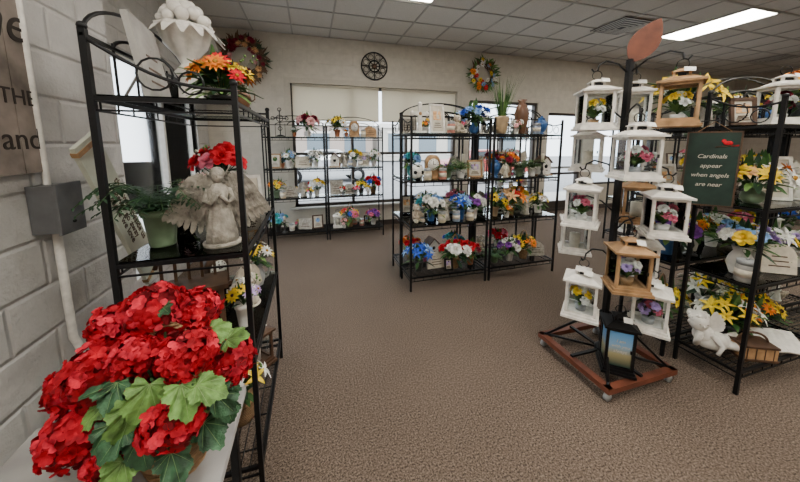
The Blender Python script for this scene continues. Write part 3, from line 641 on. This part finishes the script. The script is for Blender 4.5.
# ------------------------------------------------------------ generic shelf filling
sd=[100]
def item(k,x,y,z,a=None):
    sd[0]+=1; s=sd[0]; rng=random.Random(s); rz=rng.uniform(-.25,.25); L=(x,y,z)
    if k=='F':
        cols,cont,pot,R,kind=a; bouquet({'rose':'rose_bouquet','daisy':'daisy_bouquet','lily':'lily_bouquet','mum':'chrysanthemum_bouquet','hyd':'small_hydrangea_bouquet'}[kind],L,kind,cols,cont,pot,R,R*1.0,12,R*.34,s,rz,.1 if R<.13 else .12,.05)
    elif k=='fern': fern('potted_fern',L,a or 'grn',.17,18,.1,.05,s)
    elif k=='bush': fern('potted_greenery',L,a or 'wht',.14,26,.1,.05,s,GRN2,1.6)
    elif k=='grass': grass('potted_ornamental_grass',L,'tan',.46,90,.2,.075,s)
    elif k=='icross': ironcross('iron_cross',L,.42)
    elif k=='angel': angel('angel_figurine',L,a or .25,rng.choice((STN,CRM,PLA)),rz)
    elif k=='frame': frame('picture_frame',L,.18,a or .23,rng.choice((DWD,WHT,BLK,TAN)),None,rz,s)
    elif k=='plaque': plaque('memorial_plaque',L,.22,a or .18,rng.choice((STN,CRM,STN,TAN)),rz,3,rng.random()<.6)
    elif k=='jar': jar('candle_jar',L,.042,.12,rng.choice(((.6,.5,.35),(.25,.3,.4),(.5,.2,.15),(.7,.7,.65))))
    elif k=='urn': urn('ceramic_urn',L,a or .22,rng.choice((POTC['brn'],POTC['blk'],POTC['blue'])))
    elif k=='cross': cross('standing_cross',L,a or .28,rng.choice((DWD,WHT,STN)),rz)
    elif k=='clock': clock('mantel_clock',L,.17,rng.choice((DWD,TAN)),rz)
    elif k=='bird': birdhouse('birdhouse',L,.14,rng.choice((WHT,TAN,POTC['teal'])),rz)
    elif k=='bear': bear('plush_bear',L,.22,None,rz)
    elif k=='ball': ball('soccer_ball_ornament',L)
    elif k=='cs': candlestick('candlestick',L,.27)
    elif k=='lan': lantern('small_lantern',L,.13,.19,a or WHT,rz,'candle',s)
    elif k=='vase':
        b=MB(); h=a or .38; m=POTC['brn']; b.lathe([(.045,0),(.05,.01),(.07,h*.3),(.085,h*.6),(.06,h*.82),(.035,h*.9),(.055,h),(.045,h),(.03,h*.9)],m,20); b.build('tall_vase',L)
fill=random.Random(77)
def shelf(x0,x1,y,z,items,jit=.02,extra=True):
    n=len(items)
    for i,it in enumerate(items):
        k,a=(it if isinstance(it,tuple) else (it,None)); rng=random.Random(i+int(z*100)+int(x0*37))
        item(k,x0+(x1-x0)*(i+.5)/n,y+rng.uniform(-jit,jit)-.02,z,a)
    if extra:
        for i in range(n-1):
            k=fill.choice(('jar','jar','sfr','cs','sang','sfl','sfl')); x=x0+(x1-x0)*(i+1)/n; yy=y+fill.choice((-.11,.09))
            if k=='sfr': frame('picture_frame',(x,yy,z),.1,.14,fill.choice((WHT,TAN,BLK)),None,fill.uniform(-.3,.3),i)
            elif k=='sang': angel('angel_figurine',(x,yy,z),.16,fill.choice((PLA,CRM)),0)
            elif k=='sfl': 
                sd[0]+=1; bouquet('posy_pot',(x,yy,z),fill.choice(('rose','daisy','mum')),(fill.choice(('yel','wht','ltpink','ltblue','red','pur')),fill.choice(('wht','pink','org'))),'pot',fill.choice(('wht','terra','blk','gry')),.065,.07,8,.026,sd[0],0,.07,.032)
            else: item(k,x,yy,z)
def F(cols,kind='rose',cont='pot',pot='wht',R=.13): return ('F',(tuple(cols.split()),cont,pot,R,kind))
S=.016
for i in range(2): rack('display_rack',(-.24+.94*i+.02*i,5.2,0))
xs=[(-.66,.18),(.30,1.14)]
shelf(*xs[0],5.2,ZS[3]+S,['icross',F('pink ltpink bur','rose','vase','wht',.19)]); shelf(*xs[1],5.2,ZS[3]+S,[F('yel wht yel','daisy','pot','terra',.17),'clock','plaque'])
shelf(*xs[0],5.2,ZS[2]+S,['frame',F('ltblue wht','daisy'),'plaque',F('wht','rose')]); shelf(*xs[1],5.2,ZS[2]+S,['bird','angel',F('yel wht','mum'),'frame',F('wht','daisy')])
shelf(*xs[0],5.2,ZS[1]+S,[F('yel org','daisy','pot','grn',.15),'plaque','angel',F('red wht yel','rose')]); shelf(*xs[1],5.2,ZS[1]+S,[('plaque',.25),'plaque',F('yel','daisy','pot','blk',.12),F('red blue','rose','basket','tan',.15)])
shelf(*xs[0],5.2,ZS[0]+S,[F('teal ltblue','rose','pot','blk',.15),'jar','plaque','frame']); shelf(*xs[1],5.2,ZS[0]+S,['lan',F('red yel pink blue','daisy','basket','tan',.18),'jar',F('pur pink','rose')])
MX=(1.45,2.42)
for i in range(2):
    rack('display_rack',(MX[i],3.1,0)); rack('display_rack',(MX[i],3.49,0),pi)
q=[(.04+.98,1.90),(2.0,2.85)]; y=3.1
shelf(*q[0],y,ZS[3]+S,[('cross',.3),('frame',.32),'bear',F('blue ltblue blue','mum','vase','blue',.17)]); shelf(*q[1],y,ZS[3]+S,['grass',('vase',.40),'urn'],.01)
shelf(*q[0],y,ZS[2]+S,['ball','clock','fern','bush',('frame',.2)]); shelf(*q[1],y,ZS[2]+S,['urn',F('org bur','mum','basket','tan'),'fern','bush','bird'])
shelf(*q[0],y,ZS[1]+S,['bear',F('teal wht ltblue','rose','pot','blue',.15),'angel',F('ltblue blue','lily','pot','blue',.14),F('wht pur','rose')]); shelf(*q[1],y,ZS[1]+S,[F('pur yel ltblue','daisy','pot','tan',.15),F('org peach red','lily','basket','tan',.16),('angel',.24),F('yel wht','daisy','pot','wht',.12)])
shelf(*q[0],y-.02,ZS[0]+S,[F('blue ltblue','lily','pot','blk',.16),('plaque',.18),F('red wht red','rose','basket','tan',.17),F('bur red','mum','pot','terra',.13)]); shelf(*q[1],y-.02,ZS[0]+S,['fern',F('wht pur','rose','pot','wht',.13),F('org yel','daisy','basket','tan',.15),'plaque'])
y=3.49
shelf(*q[0],y,ZS[3]+S,['plaque','jar','frame',F('wht ltblue','lily','vase','wht')]); shelf(*q[1],y,ZS[3]+S,['lan','fern','clock'])
shelf(*q[0],y,ZS[2]+S,[F('ltblue teal','rose','pot','teal'),'plaque','angel']); shelf(*q[1],y,ZS[2]+S,['frame',F('bur org','mum'),'jar','fern'])
shelf(*q[0],y,ZS[1]+S,['frame',F('wht ltblue','daisy'),'jar',F('pink','rose')]); shelf(*q[1],y,ZS[1]+S,['angel','lan',F('yel org','rose')])
shelf(*q[0],y,ZS[0]+S,[F('org red','rose','basket','tan'),'bird',F('teal blue','rose')]); shelf(*q[1],y,ZS[0]+S,['bear',F('red pink','rose'),'jar'])
for x,yy in((5.2,3.6),(6.2,3.6),(3.9,5.2)):
    rack('display_rack',(x,yy,0))
    a,c=x-.42,x+.42
    shelf(a,c,yy,ZS[3]+S,['urn','fern','frame']); shelf(a,c,yy,ZS[2]+S,['frame',F('wht pink'),'angel']); shelf(a,c,yy,ZS[1]+S,[F('yel org','daisy'),'jar','plaque']); shelf(a,c,yy,ZS[0]+S,['lan',F('pur wht'),'bird'])
# ------------------------------------------------------------ right racks
rack('display_rack',(3.03,1.22,0)); rack('display_rack',(2.97,1.61,0),pi); rack('display_rack',(3.95,1.61,0),pi); rack('display_rack',(3.99,1.22,0))
y=1.63
shelf(2.54,3.4,y,ZS[3]+S,[F('yel yel wht','lily','vase','wht',.21),'fern',F('yel wht','daisy','pot','blk',.15)]); shelf(3.52,4.38,y,ZS[3]+S,['urn',F('peach yel','rose','basket','tan',.17),F('red yel','lily')])
shelf(2.54,3.4,y,ZS[2]+S,['frame','angel',F('wht yel','rose',R=.15),'frame']); shelf(3.52,4.38,y,ZS[2]+S,[F('yel','daisy',R=.15),'frame','angel'])
shelf(2.54,3.4,y,ZS[1]+S,[F('blue pur wht','rose','pot','blue',.16),F('yel org','daisy','pot','wht',.15),F('wht ltblue','rose')]); shelf(3.52,4.38,y,ZS[1]+S,[F('pink yel','rose'),'lan',F('wht blue','daisy')])
shelf(2.54,3.4,y,ZS[0]+S,[F('yel','daisy','basket','tan',.17),'plaque',F('yel wht','lily',R=.16)]); shelf(3.52,4.38,y,ZS[0]+S,[F('ltpink wht','rose'),'bird','bear'])
lantern('small_lantern',(2.90,1.2,ZS[3]+S),.16,.24,WHT,-.6,'fl',5)
frame('picture_frame',(2.68,1.26,ZS[3]+S),.14,.18,DWD,None,-.5)
bouquet('tropical_flower_bouquet',(3.18,1.2,ZS[3]+S),'lily',('yel','org','wht'),'vase','blk',.17,.2,14,.065,61,0,.14,.06)
bouquet('peach_gerbera_bouquet',(2.76,1.2,ZS[2]+S),'daisy',('peach','yel','org','wht'),'vase','grn',.16,.13,16,.06,62,0,.11,.055)
frame('picture_frame',(3.03,1.22,ZS[2]+S),.2,.3,WHT,None,-.6); angel('angel_figurine',(3.25,1.18,ZS[2]+S),.28,PLA,-.6)
bouquet('blue_and_yellow_bouquet',(2.74,1.2,ZS[1]+S),'rose',('ltblue','yel','wht','lav'),'pitcher','wht',.14,.11,15,.045,63,-2.6,.19,.065)
jar('lidded_candle_jar',(2.61,1.11,ZS[1]+S),.05,.14,(.3,.29,.27)); plaque('butterfly_plaque',(2.98,1.12,ZS[1]+S),.18,.2,CRM,-.6)
bouquet('yellow_lily_bouquet',(3.10,1.26,ZS[1]+S),'lily',('yel','wht'),'pot','wht',.15,.14,12,.05,64); bouquet('lavender_rose_bouquet',(3.32,1.16,ZS[1]+S),'rose',('lav','wht'),'pot','wht',.1,.1,10,.035,74)
bouquet('daffodil_bouquet',(2.90,1.28,ZS[0]+S),'lily',('yel','yel','wht'),'pot','blk',.16,.17,15,.05,65,0,.12,.06)
bouquet('sunflower_bouquet',(3.2,1.3,ZS[0]+S),'daisy',('yel','org'),'basket','tan',.15,.17,13,.055,66,0,.12,.06)
b=MB()
for s in(-1,1): b.box((s*.065,0,.0),(.13,.17,.014),PLA,T(0,0,.06)@RX(.5)@RY(s*.12))
b.box((0,.04,.03),(.2,.06,.06),PLA); b.build('open_book_plaque',(3.12,1.11,ZS[0]+S),-.5)
b=MB(); b.box((0,0,.05),(.2,.13,.09),TAN); b.box((0,0,.1),(.21,.14,.015),DWD); b.box((0,0,.008),(.21,.14,.016),DWD); b.tube([(.09*cos(t),0,.1+.07*sin(t)) for t in [pi*i/12 for i in range(13)]],.008,DWD)
for k in range(4): b.box((-.075+.05*k,-.067,.05),(.006,.004,.08),DWD)
b.build('wooden_keepsake_box',(2.83,1.12,ZS[0]+S),-.45,bevel=.003)
def cherub(loc,rz):
    b=MB(); m=PLA; b.ell((0,0,.055),(.085,.055,.055),m,None,16,9); b.ell((-.05,0,.09),(.05,.045,.055),m,None,14,8)
    b.ell((-.085,-.01,.165),(.046,.044,.05),m,None,16,10); b.ell((-.08,.008,.185),(.045,.045,.04),m,None,12,7)
    for i in range(16):
        a=i*2.4; b.ell((-.08+.04*cos(a),.008+.035*sin(a),.195+.012*sin(i)),.014,m,None,6,4)
    b.ell((-.09,-.055,.16),(.007,.008,.007),m)
    for s in(-1,1):
        b.ell((-.085+s*.018,-.049,.17),(.006,.004,.004),STN); b.ell((-.085+s*.044,-.005,.163),(.008,.01,.012),m)
    b.tube([(-.085,-.03,.115),(-.12,-.06,.06),(-.11,-.075,.12)],.017,m,8,r2=.011); b.tube([(-.03,-.04,.11),(.0,-.075,.06),(-.03,-.09,.02)],.016,m,8,r2=.01)
    b.tube([(.06,-.02,.05),(.12,-.05,.05),(.17,-.03,.02)],.027,m,8,r2=.014); b.tube([(.06,.02,.05),(.12,.02,.09),(.16,.02,.03)],.027,m,8,r2=.014)
    b.ell((.185,-.035,.02),(.02,.012,.012),m); b.ell((.17,.01,.02),(.02,.012,.012),m)
    for s in(-1,1):
        for k in range(6): b.leaf(fr(V((-.03,.03+s*.015,.11)),V((.25+.14*k,.3+s*.5,1-.16*k)),V((-.3,-1,0))),.12-.008*k,.03,m,.1,.3,3,1)
    b.build('reclining_cherub_statue',loc,rz,sc=1.2)
cherub((2.66,1.24,ZS[0]+S),-.5)
b=MB(); DG=pm('sign_dark_green',(.014,.034,.026),.6,.3,10); b.box((0,0,0),(.24,.012,.46),DG)
for s in(-1,1): b.box((s*.122,0,0),(.008,.018,.47),DWD); b.box((0,0,s*.234),(.252,.018,.008),DWD)
b.tube([(-.08,0,.235),(0,.01,.30),(.08,0,.235)],.002,TAN,4)
CR=C('red'); b.ell((.065,-.009,.165),(.022,.004,.013),CR); b.ell((.045,-.009,.178),(.011,.004,.011),CR); b.box((.096,-.008,.15),(.035,.003,.009),CR,None)
b.tube([(.01,-.009,.14),(.1,-.009,.152)],.003,DWD,4)
gs=b.build('cardinal_memorial_sign',(2.455,1.28,1.44),rot=(0,0,-.86))
for k,s in enumerate(('Cardinals','appear','when angels','are near')): text(s,(0,-.0075,.07-.06*k),(pi/2,0,0),.036,LET,gs,shear=.25)
b=MB(); b.tube([(0,.01,.30),(.03,.04,.31),(-.04,.13,.31)],.004,BLK); o=b.build('hook',(0,0,0)); o.parent=gs
# ------------------------------------------------------------ lantern stand
PC=V((2.0,1.52,0)); RT=V((.605,-.796,0)); TW_=V((-.796,-.605,0))
b=MB(); w=.60
for a in range(4): b.box((0,-w/2+.02,.085),(w,.045,.035),RWD,RZ(a*pi/2))
for sx in(-1,1):
    for sy in(-1,1):
        X,Y=sx*(w/2-.03),sy*(w/2-.03)
        b.lathe([(.024,-.012),(.024,.012)],POTC['gry'],14,T(X,Y,.024)@RX(pi/2)); b.box((X,Y,.058),(.03,.022,.02),POTC['gry']); 
        b.tube([(X,Y,.105),(0,0,.115)],.009,BLK,6); b.tube([(X*.95,Y*.95,.11),(X*.3,Y*.3,.33),(0,0,.42)],.009,BLK,6)
b.box((0,0,.11),(w-.04,.02,.015),BLK); b.box((0,0,.11),(.02,w-.04,.015),BLK)
b.box((0,0,1.12),(.032,.032,2.04),BLK); b.lathe([(.05,.1),(.05,.13),(.02,.16)],BLK,14)
n=14; pts=[]
for i in range(n+1):
    t=i/n; pts.append((.085*sin(pi*t)**.8*(1.1-.35*t),t*.28))
vs=[(x,-.008,z) for x,z in pts]+[(-x,-.008,z) for x,z in pts]+[(x,.008,z) for x,z in pts]+[(-x,.008,z) for x,z in pts]; m=n+1; fs=[]
for i in range(n): fs+=[(i,i+1,m+i+1,m+i),(2*m+i,3*m+i,3*m+i+1,2*m+i+1),(i,2*m+i,2*m+i+1,i+1),(m+i,m+i+1,3*m+i+1,3*m+i)]
b.add(vs,fs,RWD,T(0,0,2.12)@RZ(-.75)@RY(.5),False)
lan=[(-.17,.06,1.85,WHT,'fl'),(.25,.06,1.86,TAN,'fl'),(.07,.24,1.55,WHT,'fl'),(-.20,-.12,1.56,WHT,'candle'),(-.19,.12,1.20,WHT,'fl'),(.25,.02,1.18,WHT,'fl'),(.09,.24,.86,TAN,'fl'),(-.14,.24,.61,WHT,'fl'),(.23,.06,.56,WHT,'fl'),(.04,-.22,1.86,WHT,'candle'),(-.24,-.12,.93,WHT,'candle'),(.12,-.22,1.2,TAN,'candle'),(.17,-.2,.8,WHT,'candle')]
arms=[]
for i,(la,fw,zc,m,ct) in enumerate(lan):
    p=PC+RT*la+TW_*fw; z0=zc-.16
    arms.append((p-PC,z0+.25+.014+.18*.42+.05))
for d_,zt_ in arms:
    z=zt_+.015; e=V((d_.x,d_.y,0)).normalized(); L=V((d_.x,d_.y,0)).length
    b.tube([V((0,0,z-.05)),e*L*.35+V((0,0,z+.02)),e*L*.75+V((0,0,z+.045)),e*L*.97+V((0,0,z+.02)),e*L+V((0,0,z-.012)),e*(L+.02)+V((0,0,z-.02)),e*(L+.035)+V((0,0,z))],.0055,BLK,6)
st=b.build('lantern_display_stand',tuple(PC))
for i,(la,fw,zc,m,ct) in enumerate(lan):
    p=PC+RT*la+TW_*fw
    lantern('hanging_lantern',(p.x,p.y,zc-.16),.18,.25,m,random.Random(i).uniform(-1.1,-.45),ct,i*3+1)
p=PC+RT*.08+TW_*.17
o,_=lantern('black_photo_lantern',(p.x,p.y,.112),.16,.31,BLK,-.7,'none',9)
b=MB(); sk=bpy.data.materials.new('sunset_print'); sk.use_nodes=True; N=sk.node_tree.nodes; L=sk.node_tree.links
tc=N.new('ShaderNodeTexCoord'); sp=N.new('ShaderNodeSeparateXYZ'); cr=N.new('ShaderNodeValToRGB'); L.new(tc.outputs['Generated'],sp.inputs[0]); L.new(sp.outputs[2],cr.inputs[0]); L.new(cr.outputs[0],N['Principled BSDF'].inputs['Base Color'])
e=cr.color_ramp.elements; e[0].color=(.02,.06,.05,1); e[1].color=(.12,.36,.72,1); q_=e.new(.35); q_.color=(.45,.38,.2,1); q_=e.new(.6); q_.color=(.3,.5,.72,1)
for a in range(4): b.box((0,-.0715,.172),(.126,.002,.235),sk,RZ(a*pi/2))
pp=b.build('print_panel',(0,0,0)); pp.parent=o
for k,s in enumerate(('I am','with you','always')): text(s,(0,-.074,.22-.035*k),(pi/2,0,0),.028,LET,o,shear=.2)
# ------------------------------------------------------------ world, camera
w=bpy.data.worlds.new('overcast_sky'); bpy.context.scene.world=w; w.use_nodes=True
bg=w.node_tree.nodes['Background']; bg.inputs[0].default_value=(.90,.95,1,1); bg.inputs[1].default_value=4.8
sn=bpy.data.lights.new('sun','SUN'); sn.energy=2; sn.angle=.1; so=bpy.data.objects.new('sun',sn); so.rotation_euler=(radians(-50),radians(10),radians(200)); bpy.context.scene.collection.objects.link(so)
cd=bpy.data.cameras.new('camera'); co=bpy.data.objects.new('camera',cd); bpy.context.scene.collection.objects.link(co)
cd.sensor_width=36; cd.sensor_fit='HORIZONTAL'; cd.lens=300*36/800; cd.shift_y=-.07; cd.clip_start=.05
co.location=(0,0,1.6); ya,pi_=radians(16.5),radians(7.8)
co.rotation_euler=(V((sin(ya)*cos(pi_),cos(ya)*cos(pi_),-sin(pi_)))).to_track_quat('-Z','Y').to_euler()
bpy.context.scene.camera=co
